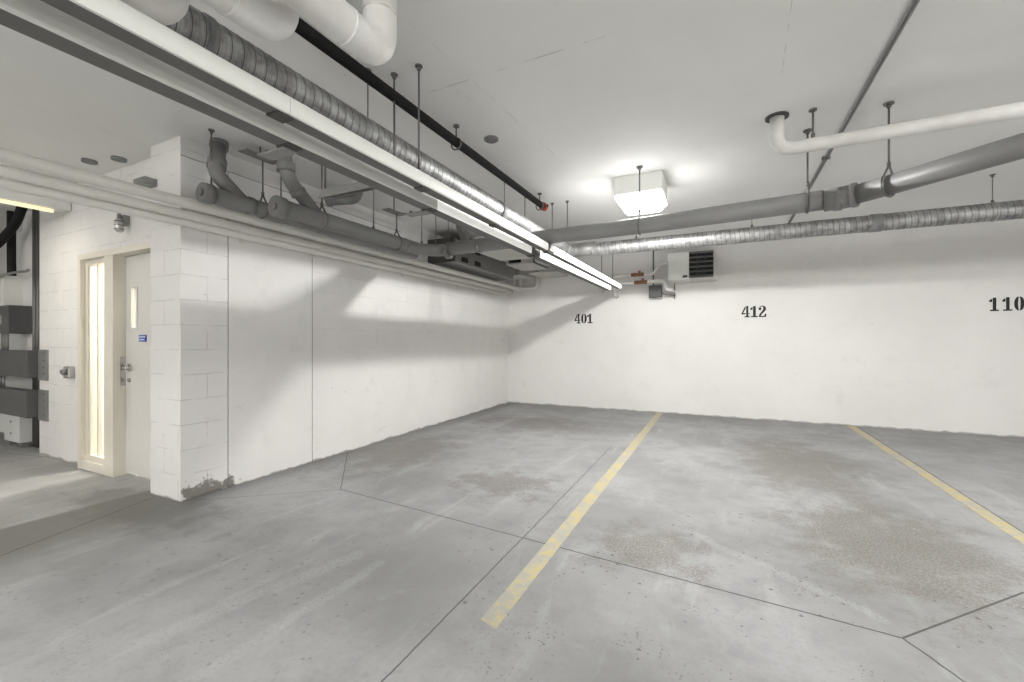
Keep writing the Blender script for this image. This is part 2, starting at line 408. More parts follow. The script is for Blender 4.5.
# ------------------------------------------------------------------ room shell
def wx(y): return -3.838 - .0185 * (y - 1.93)      # the left wall stands slightly off square
def structure(name, bm, m): return obj(name, bm, m, kind='structure')
X0, X1, Y0 = -10.0, 7.0, -5.0
b = BM(); box(b, X0 - .1, X1 + .1, Y0 - .1, BACK + .1, -.15, 0); structure('floor', b, 'floor')
b = BM(); box(b, X0 - .1, X1 + .1, Y0 - .1, BACK + .1, H, H + .15); structure('ceiling', b, 'ceiling')
b = BM(); box(b, LEFT - .15, X1 + .1, BACK, BACK + .12, -.01, H + .01); structure('wall_back', b, 'wall_back')
b = BM(); prism(b, [(wx(1.93), 1.93), (wx(BACK), BACK), (LEFT - .17, BACK), (LEFT - .17, 2.30), (-4.28, 2.30), (-4.28, 1.93)], -.01, H + .01, lambda u, v, w_: Vector((u, v, w_)))
wl = structure('wall_left', b, 'wall_left'); wl.data.materials.append(M['pilaster'])
for p in wl.data.polygons:
    if abs(p.normal.y) > .9: p.material_index = 1
b = BM(); box(b, X1, X1 + .1, Y0, BACK, -.01, H + .01); structure('wall_right', b, 'wall_plain')
b = BM(); box(b, X0, X1, Y0 - .1, Y0, -.01, H + .01); structure('wall_front', b, 'wall_plain')
b = BM(); box(b, X0 - .1, X0, Y0, 5.0, -.01, H + .01); structure('wall_far_left', b, 'wall_plain')
# entry wall (faces the camera side) with the door opening
DX0, DX1, DZ = -5.80, -4.28, 2.13
b = BM(); box(b, -6.86, DX0, 2.05, 2.25, -.01, H + .01); box(b, DX0, DX1, 2.05, 2.25, DZ, H + .01); structure('wall_entry', b, 'wall_entry')
b = BM(); box(b, X0, -6.86, 2.62, 2.74, -.01, H + .01); box(b, -6.86, -6.76, 2.25, 2.74, -.01, H + .01); structure('wall_alcove', b, 'wall_plain')
# lit corridor behind the door
b = BM(); box(b, -6.76, LEFT - .15, 4.2, 4.3, -.01, H + .01); box(b, -6.76, -6.66, 2.25, 4.2, -.01, H + .01); structure('wall_corridor', b, 'wall_plain')

# door, frame, sidelight
b = BM()
yf0, yf1 = 2.0, 2.18
box(b, DX0, DX0 + .055, yf0, yf1, 0, DZ); box(b, DX1 - .045, DX1, yf0, yf1, 0, DZ); box(b, DX0 + .055, DX1 - .045, yf0, yf1, DZ - .055, DZ)
box(b, -5.27, -5.10, yf0 + .005, yf1, 0, DZ - .055); box(b, DX0 + .055, -5.27, yf0 + .005, yf1, 0, .085)
tr = structure('trim_1', b, 'cream')
b = BM(); x0, x1, z0, z1 = DX0 + .055, -5.27, .085, DZ - .055; fw = .05
box(b, x0, x0 + fw, 2.04, 2.10, z0, z1); box(b, x1 - fw, x1, 2.04, 2.10, z0, z1); box(b, x0 + fw, x1 - fw, 2.04, 2.10, z0, z0 + fw); box(b, x0 + fw, x1 - fw, 2.04, 2.10, z1 - fw, z1)
box(b, x0 + fw, x0 + fw + .03, 2.05, 2.09, z0 + fw, z1 - fw); box(b, x0 + .20, x0 + .225, 2.055, 2.085, z0 + fw, z1 - fw)
win = structure('window_1', b, 'cream')
b = BM(); box(b, x0 + fw, x1 - fw, 2.068, 2.074, z0 + fw, z1 - fw); obj('glass_pane', b, 'glass', win)
b = BM(); lx0, lx1 = -5.095, -4.33; wx0, wx1, wz0, wz1 = -4.975, -4.89, 1.39, 1.77; ly0, ly1 = 2.10, 2.145
box(b, lx0, wx0, ly0, ly1, .02, DZ - .06); box(b, wx1, lx1, ly0, ly1, .02, DZ - .06); box(b, wx0, wx1, ly0, ly1, .02, wz0); box(b, wx0, wx1, ly0, ly1, wz1, DZ - .06)
door = structure('door_1', b, 'door')
b = BM(); box(b, wx0, wx1, 2.118, 2.124, wz0, wz1); obj('door_window', b, 'glass', door)
b = BM(); box(b, wx0 - .012, wx0, 2.092, 2.10, wz0 - .012, wz1 + .012); box(b, wx1, wx1 + .012, 2.092, 2.10, wz0 - .012, wz1 + .012)
box(b, wx0, wx1, 2.092, 2.10, wz1, wz1 + .012); box(b, wx0, wx1, 2.092, 2.10, wz0 - .012, wz0); obj('window_bead', b, 'door', door)
b = BM(); disc(b, (-5.02, 2.10, 1.02), .034, -.012, (0, 1, 0)); tube(b, rounded([(-5.02, 2.10, 1.02), (-5.02, 2.045, 1.02), (-4.90, 2.045, 1.02)], .012), .010, 12)
disc(b, (-5.02, 2.088, 1.02), .022, -.02, (0, 1, 0)); disc(b, (-5.02, 2.10, .90), .020, -.012, (0, 1, 0)); obj('door_handle', b, 'chrome', door, label='chrome lever handle')
b = BM(); box(b, -5.10, -5.09, 2.06, 2.10, .85, 1.12); obj('strike_plate', b, 'chrome', door)
s = thing('door_sign', 'small blue sign with white lettering on the pale door', 'sign', (-4.81, 2.10, 1.295))
b = BM(); box(b, -4.845, -4.72, 2.094, 2.0995, 1.265, 1.325); obj('sign_plate', b, 'blue', s)
b = BM()
for i in range(9): box(b, -4.838 + i * .0125, -4.830 + i * .0125, 2.092, 2.0945, 1.301, 1.315)
for i in range(7): box(b, -4.832 + i * .0135, -4.823 + i * .0135, 2.092, 2.0945, 1.276, 1.289)
obj('sign_lettering', b, 'sign_white', s)
# corridor lamp
ct = thing('corridor_light', 'round ceiling lamp lighting the corridor behind the door', 'ceiling light', (-5.4, 3.2, H))
b = BM(); disc(b, (-5.4, 3.2, H), .14, -.06); obj('lamp_shade', b, 'tube_lit', ct); point('corridor_bulb', (-5.4, 3.2, H - .3), 190, .1, ct, (1, .95, .86))

# outlet cover and horn on entry wall
t = thing('switch_box', 'round-cornered chrome switch box beside the cream sidelight frame', 'switch', (-6.05, 2.05, .95))
b = BM(); box(b, -6.115, -5.985, 1.995, 2.05, .885, 1.01, .012); obj('cover', b, 'chrome', t)
b = BM(); disc(b, (-6.05, 1.995, .95), .03, -.025, (0, 1, 0)); box(b, -6.057, -6.043, 1.955, 1.972, .935, .975); obj('switch_knob', b, 'galv_flat', t)
t = thing('alarm_beacon', 'small caged grey beacon on the wall above the door', 'alarm', (-4.92, 2.05, 2.38))
b = BM(); box(b, -4.95, -4.89, 2.0, 2.05, 2.33, 2.42, .006); disc(b, (-4.92, 1.98, 2.375), .016, .05); obj('base', b, 'galv_flat', t)
b = BM(); tube(b, [(-4.92, 1.98, 2.26), (-4.92, 1.98, 2.275), (-4.92, 1.98, 2.36), (-4.92, 1.98, 2.38)], .03, 16, rfun=lambda s_, a: .02 if s_ < .01 or s_ > .115 else .032); obj('beacon_globe', b, 'galv', t)
b = BM()
for k in range(3): ringt(b, (-4.92, 1.98, 2.285 + k * .035), (0, 0, 1), .035, .003)
obj('cage', b, 'rod', t)

# ------------------------------------------------------------------ painted marks
def stripe(poly, label):
    b = BM(); prism(b, poly, .0, .0025, lambda u, v, w_: Vector((u, v, w_))); return tag(obj('parking_line', b, 'yellow'), label, 'parking line', 'yellow parking lines')
stripe([(-.985, 1.71), (-.893, 1.68), (-.90, 5), (-.92, 7.99), (-1.02, 7.99), (-1.0, 5)], 'wide worn yellow parking line between stalls 401 and 412')
stripe([(1.70, 1.9), (1.79, 1.9), (1.80, 5), (1.80, 7.99), (1.70, 7.99), (1.70, 5)], 'worn yellow parking line between stalls 412 and 110 with dark joint')

def glyph(ch):
    """stencil digits: list of polygons in a 0..0.7 x 0..1 cell"""
    if ch == '1':
        return [[(.27, .08), (.50, .08), (.50, .97), (.27, .97)], [(.08, .0), (.68, .0), (.68, .10), (.08, .10)], [(.02, .66), (.22, .66), (.24, .86), (.16, .88), (.02, .76)]]
    if ch == '4':
        return [[(.40, .10), (.58, .10), (.58, 1.0), (.40, 1.0)], [(.26, .0), (.70, .0), (.70, .10), (.26, .10)],
                [(.0, .30), (.0, .38), (.30, .95), (.36, .95), (.36, .80), (.14, .38), (.36, .38), (.36, .28), (.03, .25)], [(.61, .27), (.70, .27), (.70, .38), (.61, .38)]]
    if ch == '0':
        L = []
        for sg in (-1, 1):
            out = [(.35 + sg * (.035 + .30 * math.sin(PI * k / 12)), .5 - .5 * math.cos(PI * k / 12)) for k in range(13)]
            inn = [(.35 + sg * (.035 + .045 * math.sin(PI * k / 12)), .5 - .40 * math.cos(PI * k / 12)) for k in range(13)]
            for k in range(12): L.append([out[k], out[k + 1], inn[k + 1], inn[k]])
        return L
    if ch == '2':
        L = [[(.04, .0), (.64, .0), (.66, .10), (.04, .10)], [(.54, .10), (.66, .10), (.66, .26), (.58, .30), (.50, .18)]]
        L.append([(.13 + .12 * math.cos(a * PI / 6), .72 + .12 * math.sin(a * PI / 6)) for a in range(12)])
        o = [(.06, .78), (.14, .93), (.32, 1.0), (.52, .95), (.64, .80), (.62, .60), (.46, .42), (.28, .26), (.22, .12)]
        i = [(.14, .80), (.20, .88), (.30, .93), (.38, .88), (.42, .76), (.38, .62), (.24, .44), (.10, .26), (.04, .10)]
        for k in range(8): L.append([o[k], o[k + 1], i[k + 1], i[k]])
        return L
def number(txt, xs, z0, h, label, ws=.9):
    t = thing('stall_number', label, 'painted number', (xs[0], BACK, z0), 'black stencilled stall numbers')
    for ch, x in zip(txt, xs):
        b = BM()
        for poly in glyph(ch): prism(b, poly, .0, .002, lambda u, v, w_: Vector((x + u * h * ws, BACK - .0005 - w_, z0 + v * h)))
        obj('digit', b, 'black_paint', t)
number('401', (-2.53, -2.405, -2.29), 1.605, .185, 'black stencilled number 401 at the end of the strip light rows')
number('412', (.305, .425, .545), 1.655, .185, 'black stencilled number 412 centred on back wall below the louvred heater')
number('110', (3.235, 3.362, 3.475), 1.67, .185, 'black stencilled number 110 on the back wall at right edge', .78)

# ------------------------------------------------------------------ strip-light rows
def strip_light(row, y0, y1, glow, label, grp, joint=True, lens0=None, lens1=None):
    """channel with its milky cover on the +x side"""
    xr, zt, wd, hh = row; zb = zt - hh
    t = thing('strip_light', label, 'strip light', (xr - .05, (y0 + y1) / 2, zt), grp)
    b = BM(); prism(b, [(xr - wd, zb), (xr - .006, zb), (xr - .006, zt), (xr - wd, zt)], y0, y1, lambda u, v, w_: Vector((u, w_, v))); obj('housing', b, 'channel', t)
    a, c = (lens0 or y0), (lens1 or y1)
    prof = [(xr - .006, zb + .001), (xr + .002, zb + .003), (xr + .006, zb + .012), (xr + .008, zb + .035), (xr + .008, zt - .03), (xr + .006, zt - .010), (xr - .001, zt - .002), (xr - .006, zt - .001)]
    b = BM(); prism(b, prof, a, c, lambda u, v, w_: Vector((u, w_, v)))
    obj('tube_cover', b, glow, t)
    for e in ((y0, a), (c, y1)):
        if e[1] - e[0] > .01:
            b = BM(); prism(b, [(xr - .006, zb + .002), (xr + .004, zb + .006), (xr + .004, zt - .006), (xr - .006, zt - .002)], e[0], e[1], lambda u, v, w_: Vector((u, w_, v))); obj('end_cap', b, 'channel', t)
    if joint:
        b = BM(); box(b, xr - wd - .004, xr - .012, y1 - .045, y1 + .03, zb - .006, zb); obj('coupling', b, 'dark_joint', t)
    return t
RA = (-1.745, 2.255, .092, .088); RB = (-1.572, 2.263, .074, .078)
ga = 'strip lights of the left row'; gb = 'strip lights of the right row'
strip_light(RA, -1.6, 1.36, 'tube_cover', 'unlit strip light nearest the camera in the left row', ga)
strip_light(RA, 1.362, 2.43, 'tube_cover', 'pale unlit strip light second from the camera in the left row', ga)
strip_light(RA, 2.432, 4.20, 'tube_dim', 'dimly glowing strip light before the last lit pair, left row', ga, lens1=4.06)
strip_light(RA, 4.202, 5.90, 'tube_lit', 'brightly lit strip light in the left row crossing under the grey pipe', ga, joint=False, lens0=4.30)
strip_light(RA, 5.902, 7.60, 'tube_lit', 'lit strip light ending the left row at the back wall', ga, joint=False)
strip_light(RB, -1.6, 1.18, 'tube_cover', 'unlit strip light nearest the camera in the right row', gb)
strip_light(RB, 1.182, 2.11, 'tube_cover', 'pale unlit strip light second from the camera in the right row', gb)
strip_light(RB, 2.112, 3.03, 'tube_cover', 'pale strip light third from the camera in the right row', gb)
strip_light(RB, 3.032, 4.17, 'tube_dim', 'glowing strip light with rounded end just before the grey pipe, right row', gb, lens1=4.08)
strip_light(RB, 4.172, 5.90, 'tube_lit', 'brightly lit strip light in the right row beyond the grey pipe', gb, joint=False, lens0=4.26)
strip_light(RB, 5.902, 7.62, 'tube_lit', 'lit strip light ending the right row at the back wall', gb, joint=False)

def rod(x, y, z0, label, r=.006, plate=True, z1=H):
    t = thing('hanger_rod', label, 'hanger rod', (x, y, z1), 'thin steel hanger rods')
    b = BM(); tube(b, [(x, y, z0), (x, y, z1)], r, 8); obj('rod', b, 'rod', t)
    if plate: b = BM(); disc(b, (x, y, z1), .022, -.008, seg=12); disc(b, (x, y, z1 - .008), .012, -.018, seg=8); obj('anchor', b, 'rod', t)
    b = BM(); disc(b, (x, y, z0), .012, .022, seg=8); obj('nut', b, 'rod', t)
    return t
for nm, y in (('above the near unlit covers', 2.05), ('just beyond the grey main pipe', 4.78), ('by the back wall', 7.12)):
    rod(-1.785, y, 2.256, 'thin steel rod holding the left strip light row ' + nm)
    rod(-1.60, y, 2.264, 'thin steel rod holding the right strip light row ' + nm)

# ------------------------------------------------------------------ spiral duct
def duct_material(name, axis):
    n = NB(name); c = n.x if axis == 'x' else n.y; o_ = n.x if axis == 'y' else n.y
    ph = n.mth('FRACT', n.mth('DIVIDE', n.mth('ADD', n.mth('ADD', c, n.mth('MULTIPLY', n.z, .12)), 20.), .050))
    seam = n.mth('LESS_THAN', ph, .11)
    sm2 = n.mth('MULTIPLY', n.mth('LESS_THAN', n.mth('FRACT', n.mth('ADD', n.mth('MULTIPLY', ph, 3.), .3)), .14), .35)
    base = n.mix(n.step(n.noise(14, 5), .35, .65), (.26, .26, .255), (.46, .46, .45))
    col = n.mix(n.mth('MAXIMUM', n.mth('MULTIPLY', seam, .8), sm2), base, (.10, .10, .10))
    n.L.new(col, n.b.inputs['Base Color']); n.b.inputs['Metallic'].default_value = .7; n.b.inputs['Roughness'].default_value = .5
    bp = n.N.new('ShaderNodeBump'); bp.inputs['Strength'].default_value = .5; bp.inputs['Distance'].default_value = .004
    n.L.new(n.mth('ADD', n.mth('MULTIPLY', seam, .7), n.mth('MULTIPLY', n.noise(34, 4), 1.3)), bp.inputs['Height']); n.L.new(bp.outputs['Normal'], n.b.inputs['Normal'])
    return n.m
M['duct_x'] = duct_material('spiral_duct_metal_across', 'x'); M['duct_y'] = duct_material('spiral_duct_metal_along', 'y')
def spiral(bm, path, r, pitch=.050, step=.0062, seg=32, amp=.0014):
    a, c = Vector(path[0]), Vector(path[1]); n = int((c - a).length / step)
    out = [a.lerp(c, k / n) for k in range(n + 1)]
    def rf(s_, ang):
        ph = (s_ / pitch - ang / (2 * PI)) % 1.0
        return r + (amp if ph < .16 else 0)
    return tube(bm, out, r, seg, rfun=rf)
dt = thing('spiral_duct', 'galvanised spiral duct running over the strip lights then along back wall', 'duct', (-1.9, 3, 2.5))
DXc, DZc = -1.90, 2.503
b = BM(); spiral(b, [(DXc, -1.5, DZc), (DXc, 3.6, DZc)], .085); obj('duct_section', b, 'duct_y', dt)
b = BM(); spiral(b, [(DXc, 3.64, DZc), (DXc, 5.55, DZc + .01)], .085); obj('duct_section', b, 'duct_y', dt)
b = BM(); disc(b, (DXc, 3.58, DZc), .092, .08, (0, 1, 0), 32); disc(b, (DXc, 1.02, DZc), .091, .03, (0, 1, 0), 32); obj('joint_band', b, 'band', dt)
b = BM(); tube(b, rounded([(DXc, 5.5, DZc + .01), (DXc, 5.82, DZc + .03), (-1.55, 5.82, DZc + .04)], .2, 6), .09, 28); obj('elbow', b, 'galv_flat', dt)
def drx(x): return 2.525
b = BM(); spiral(b, [(-1.58, 5.82, 2.525), (1.46, 5.82, 2.525)], .088); obj('duct_section', b, 'duct_x', dt)
b = BM(); spiral(b, [(1.50, 5.82, 2.525), (5.6, 5.82, 2.525)], .088); obj('duct_section', b, 'duct_x', dt)
b = BM(); disc(b, (1.43, 5.82, 2.525), .094, .10, (1, 0, 0), 32); obj('joint_band', b, 'band', dt)
b = BM()
for x in (2.38, 4.1): disc(b, (x, 5.82, 2.525), .094, .018, (1, 0, 0), 32)
obj('strap', b, 'galv', dt)
rod(DXc, 1.95, 2.575, 'thin wire hook holding the spiral duct near the black pipe', .004, True)
rod(DXc, 3.76, 2.575, 'thin wire hook holding the spiral duct beside its dark joint', .004, True)
rod(DXc, 4.25, 2.575, 'thin steel rod holding the spiral duct before the grey pipe', .005, True)
rod(-1.0, 5.82, 2.618, 'short rod holding the back wall spiral duct left of the lit lamp', .004)
rod(.33, 5.82, 2.618, 'short rod holding the back wall spiral duct above the louvre', .004)
rod(2.38, 5.82, 2.618, 'wire hook holding the spiral duct at the far right', .004)

# ------------------------------------------------------------------ black sprinkler pipe
sp = thing('sprinkler_pipe', 'black steel sprinkler pipe close under the ceiling with red end cap', 'pipe', (-1.79, 3, 2.77))
b = BM(); tube(b, [(-1.79, -1.5, 2.735), (-1.79, 4.52, 2.775)], .033, 16); obj('pipe_run', b, 'black_pipe', sp)
b = BM(); disc(b, (-1.79, 4.50, 2.775), .040, .05, (0, 1, 0), 12); disc(b, (-1.79, 4.55, 2.775), .024, .03, (0, 1, 0), 8); disc(b, (-1.79, 4.49, 2.775), .048, .014, (0, 1, 0), 8); obj('end_cap', b, 'red', sp, label='red threaded end cap')
b = BM(); box(b, -1.80, -1.74, 4.515, 4.54, 2.77, 2.80); obj('drain_tap', b, 'black_pipe', sp)
for y, lb in ((2.74, 'small ring hanger on the black sprinkler pipe beside ceiling cover'), (4.40, 'small hanger holding the red capped end of the black pipe'), (.9, 'ring hanger on the black sprinkler pipe nearest the camera')):
    t = thing('ring_hanger', lb, 'pipe hanger', (-1.79, y, H), 'ring hangers of the black pipe')
    b = BM(); disc(b, (-1.79, y, H), .024, -.012, seg=12); tube(b, [(-1.79, y, H), (-1.79, y, 2.80)], .006, 8); obj('rod', b, 'rod', t)
    b = BM(); ringt(b, (-1.79, y, 2.75), (0, 1, 0), .042, .006); obj('ring', b, 'rod', t)
t = thing('ceiling_cover', 'round dark grey cover plate on the white ceiling', 'cover plate', (-1.655, 3.04, H))
b = BM(); disc(b, (-1.655, 3.04, H), .058, -.012, seg=28); disc(b, (-1.655, 3.04, H - .012), .050, -.006, seg=28); obj('plate', b, 'band', t)
b = BM(); disc(b, (-1.68, 3.03, H - .018), .006, -.004, seg=8); disc(b, (-1.62, 3.05, H - .018), .006, -.004, seg=8); obj('screw', b, 'rod', t)

# ------------------------------------------------------------------ insulated pipes overhead, near camera
for (x, y, zb, lb) in ((-1.68, .80, 2.305, 'white jacketed pipe turning up, leftmost of the overhead three'), (-1.465, 1.06, 2.35, 'white jacketed pipe turning up, middle of the overhead three'), (-1.26, 1.36, 2.375, 'white jacketed pipe turning up, rightmost of the overhead three')):
    t = thing('insulated_pipe', lb, 'pipe', (x, y, H), 'white jacketed pipes overhead near the camera')
    r = .068; zc = zb + r
    b = BM(); tube(b, rounded([(x, -1.6, zc), (x, y, zc), (x, y, H)], .10, 10), r, 24); obj('pipe_jacket', b, 'wrap', t)
    b = BM(); disc(b, (x, y - .19, zc), r + .003, .012, (0, 1, 0), 28); disc(b, (x, y, zc + .16), r + .003, .012, (0, 0, 1), 28); obj('jacket_seam', b, 'wrap', t)
    b = BM(); tube(b, [(x, y, H - .012), (x, y, H)], r + .02, 24); obj('ceiling_collar', b, 'dark_joint', t)

# ------------------------------------------------------------------ grey drain pipes
def clevis(x, y, zc, R, axis, lb, rodtop=H, grp='clevis hangers of the grey drain pipes', plate=True):
    t = thing('clevis_hanger', lb, 'pipe hanger', (x, y, rodtop), grp)
    b = BM(); tube(b, [(x, y, zc + R + .05), (x, y, rodtop)], .0065, 8)
    if plate: disc(b, (x, y, rodtop), .03, -.010, seg=12); disc(b, (x, y, rodtop - .01), .014, -.02, seg=8)
    obj('rod', b, 'rod', t)
    ax = Vector(axis).normalized(); side = ax.cross(Vector((0, 0, 1))); c = Vector((x, y, zc))
    b = BM()
    pts = [c + Vector((0, 0, R + .055)) + side * .0]
    loop = [c + Vector((0, 0, R + .06))]
    for k in range(21):
        a = math.radians(52 - 284 * k / 20)
        loop.append(c + side * math.cos(a) * (R + .004) + Vector((0, 0, math.sin(a) * (R + .004))))
    loop.append(c + Vector((0, 0, R + .06)))
    tube(b, loop, .007, 8); disc(b, c + Vector((0, 0, R + .05)), .012, .03, seg=8); obj('clevis', b, 'rod', t)
    return t
mp = thing('drain_pipe', 'long grey main drain pipe crossing under the ceiling light', 'pipe', (0, 4, 2.3))
pr = .074
main = [(-2.92, 4.22, 2.315), (-1.6, 4.20, 2.31), (-.68, 4.15, 2.315), (.60, 3.985, 2.325)]
b = BM(); tube(b, [(-2.86, 4.21, 2.34), (-.68, 4.13, 2.34), (.74, 3.96, 2.335)], pr, 24); obj('pipe_run', b, 'pvc_light', mp)
b = BM(); tube(b, [(.70, 3.962, 2.328), (.80, 3.945, 2.33), (.89, 3.90, 2.33)], pr + .007, 24); obj('elbow', b, 'pvc', mp)
b = BM(); disc(b, (.76, 3.955, 2.328), pr + .012, .05, (1, -.1, 0), 28); disc(b, (.86, 3.915, 2.33), pr + .014, .03, (.9, -.5, 0), 28); obj('coupling', b, 'band', mp)
b = BM(); tube(b, [(.88, 3.905, 2.33), (1.49, 3.33, 2.335), (2.6, 2.28, 2.345), (4.5, .5, 2.36)], pr - .006, 24); obj('pipe_run', b, 'pvc', mp)
clevis(-.68, 4.13, 2.34, pr, (1, 0, 0), 'clevis hanger rising past the front of the lit ceiling lamp')
clevis(.60, 3.978, 2.335, pr, (1, 0, 0), 'clevis hanger left of the grey pipe coupling')
clevis(1.03, 3.765, 2.332, pr, (1, -1, 0), 'open clevis hanger passing behind the white pipe at right')
# lateral 1 along the left wall, joins the main with a sweeping elbow
lp = thing('drain_pipe', 'grey drain pipe with end cap running from main pipe toward camera', 'pipe', (-3.12, 3, 2.32), 'grey drain pipes along the left wall')
b = BM(); tube(b, rounded([(-3.12, 2.27, 2.32), (-3.12, 4.05, 2.325), (-2.97, 4.21, 2.335), (-2.87, 4.21, 2.34)], .12), .07, 24); obj('pipe_run', b, 'pvc', lp)
b = BM(); disc(b, (-3.12, 2.22, 2.32), .083, .07, (0, 1, 0), 28); disc(b, (-3.12, 2.205, 2.32), .03, .02, (0, 1, 0), 8); obj('end_cap', b, 'pvc', lp)
b = BM()
for y in (2.62, 3.72): disc(b, (-3.12, y, 2.32), .076, .05, (0, 1, 0), 28)
disc(b, (-2.88, 4.21, 2.315), .085, .04, (1, 0, 0), 28); obj('coupling', b, 'pvc', lp)
b = BM(); tube(b, rounded([(-3.12, 2.62, 2.34), (-3.12, 2.34, 2.56), (-3.12, 2.30, 2.72), (-3.12, 2.30, H)], .08), .055, 20); disc(b, (-3.12, 2.315, 2.62), .068, .07, (0, 0, 1), 24); disc(b, (-3.12, 2.44, 2.465), .064, .05, (0, -.6, .8), 24); obj('riser', b, 'pvc', lp)
clevis(-3.12, 2.66, 2.32, .07, (0, 1, 0), 'clevis hanger beside the capped end of the grey pipe')
clevis(-3.12, 3.62, 2.32, .07, (0, 1, 0), 'clevis hanger below the small plate near the pipe bend', 2.629, plate=False)
# lateral 2, closer to the wall
lp2 = thing('drain_pipe', 'lower grey drain pipe with angled riser nearest the block pilaster', 'pipe', (-3.5, 3, 2.385), 'grey drain pipes along the left wall')
b = BM(); tube(b, [(-3.5, 1.95, 2.385), (-3.5, 4.4, 2.375)], .066, 24); obj('pipe_run', b, 'pvc', lp2)
b = BM(); disc(b, (-3.5, 1.90, 2.385), .076, .07, (0, 1, 0), 28); disc(b, (-3.5, 1.885, 2.385), .028, .02, (0, 1, 0), 8); obj('end_cap', b, 'pvc', lp2)
b = BM()
for y in (2.25, 2.75): disc(b, (-3.5, y, 2.385), .072, .04, (0, 1, 0), 28)
obj('coupling', b, 'pvc', lp2)
b = BM(); tube(b, rounded([(-3.5, 2.22, 2.39), (-3.5, 2.0, 2.56), (-3.66, 2.12, H)], .06), .055, 20); disc(b, (-3.54, 2.03, 2.62), .066, .08, (-.42, .32, .85), 24); disc(b, (-3.64, 2.105, 2.83), .066, .05, (-.42, .32, .85), 24); obj('riser', b, 'pvc', lp2)
clevis(-3.5, 2.38, 2.385, .066, (0, 1, 0), 'clevis hanger on the lower grey pipe under the flat strut plate', 2.799, plate=False)
rod(-3.52, 1.98, 2.45, 'thin steel rod beside the angled riser at the pilaster')
rod(-3.46, 2.52, 2.45, 'thin steel rod close right of the lower pipe clevis')
rod(-3.12, 3.28, 2.39, 'thin steel rod on grey pipe near the cut pipe stub')
for x, y, q in ((-3.08, 4.0, 'leftmost'), (-3.0, 4.16, 'middle'), (-2.86, 4.21, 'rightmost')): rod(x, y, 2.39, q + ' thin steel rod of the cluster of three over the grey pipe bend', .005)
# wye branch on far side and cut stub
t = thing('pipe_stub', 'short grey pipe stub coming down through the ceiling edge', 'pipe', (-3.55, 3.55, H))
b = BM(); tube(b, rounded([(-3.55, 3.5, H), (-3.55, 3.46, 2.80), (-3.62, 3.2, 2.72)], .06), .052, 20); obj('pipe_run', b, 'pvc', t)
b = BM(); disc(b, (-3.62, 3.21, 2.722), .060, -.04, (.2, 1, .25), 24); obj('collar', b, 'band', t)
t = thing('branch_pipe', 'grey branch pipe joining the main pipe near the bend', 'pipe', (-2.7, 4.4, 2.4))
b = BM(); tube(b, rounded([(-2.45, 4.22, 2.34), (-2.75, 4.42, 2.46), (-2.95, 4.5, H)], .08), .055, 20); disc(b, (-2.6, 4.32, 2.40), .066, .05, (-.75, .5, .3), 24); obj('pipe_run', b, 'pvc', t)
b = BM(); disc(b, (-2.46, 4.20, 2.34), .080, .05, (1, 0, 0), 28); obj('collar', b, 'pvc', t)

# ------------------------------------------------------------------ white pipe at right
t = thing('white_pipe', 'white jacketed pipe dropping from the ceiling and running right', 'pipe', (.36, 3.64, H))
b = BM(); tube(b, rounded([(.365, 3.64, H), (.365, 3.64, 2.645), (4.8, 3.61, 2.645)], .10, 10), .046, 24); obj('pipe_jacket', b, 'wrap', t)
b = BM(); disc(b, (.365, 3.64, H), .075, -.012, seg=24); obj('ceiling_collar', b, 'dark_joint', t)
b = BM(); tube(b, [(.58, 3.638, 2.685), (.58, 3.638, H)], .0065, 8); disc(b, (.58, 3.638, 2.682), .012, .04, seg=8); disc(b, (.58, 3.638, H), .025, -.01, seg=12)
tag(obj('hanger_rod', b, 'rod'), 'short steel rod holding the white pipe beside its elbow', 'hanger rod', 'thin steel hanger rods')
# conduit along ceiling
t = thing('ceiling_conduit', 'thin steel conduit pair crossing the bare ceiling toward back wall', 'conduit', (.82, 3, H))
b = BM(); tube(b, [(.81, -2, H - .014), (.83, 7.98, H - .014)], .008, 10); obj('conduit_run', b, 'galv_flat', t)
b = BM(); tube(b, [(.828, -2, H - .014), (.848, 7.98, H - .014)], .008, 10); obj('conduit_run', b, 'galv_flat', t)
b = BM()
for y in (4.6, 6.4): box(b, .80, .86, y, y + .02, H - .027, H - .001)
obj('conduit_strap', b, 'rod', t)

# ------------------------------------------------------------------ white conduits along the left wall
g = 'white painted conduits along the left wall'
b = BM(); tube(b, rounded([(-3.70, -2, 2.334), (-3.70, 7.93, 2.325), (-3.28, 7.93, 2.325), (-3.28, 7.93, 2.80)], .10), .040, 18)
tag(obj('conduit', b, 'conduit'), 'upper white conduit that turns up on the back wall', 'conduit', g)
b = BM(); tube(b, [(-3.735, -2, 2.253), (-3.735, 7.7, 2.245)], .036, 18)
tag(obj('conduit', b, 'conduit'), 'middle white conduit of the three along the left wall', 'conduit', g)
b = BM(); tube(b, [(-3.785, -2, 2.204), (-3.785, 7.45, 2.19)], .034, 18)
tag(obj('conduit', b, 'conduit'), 'lowest white conduit hugging the top of the left wall', 'conduit', g)
for i, y in enumerate((2.4, 3.15, 4.6, 6.0, 7.2)):
    t = thing('conduit_bracket', 'short metal strap holding the white conduits to the wall ' + ('by the pilaster', 'above the second vertical wall joint', 'over the middle of the wall', 'toward the back corner', 'at the back corner')[i], 'bracket', (LEFT, y, 2.27), 'conduit brackets')
    b = BM(); xw = wx(y) + .001; box(b, xw, xw + .008, y, y + .04, 2.14, 2.40); obj('back_strip', b, 'conduit', t)
    b = BM(); box(b, xw + .008, -3.68, y, y + .04, 2.287, 2.292); obj('clip', b, 'conduit', t)

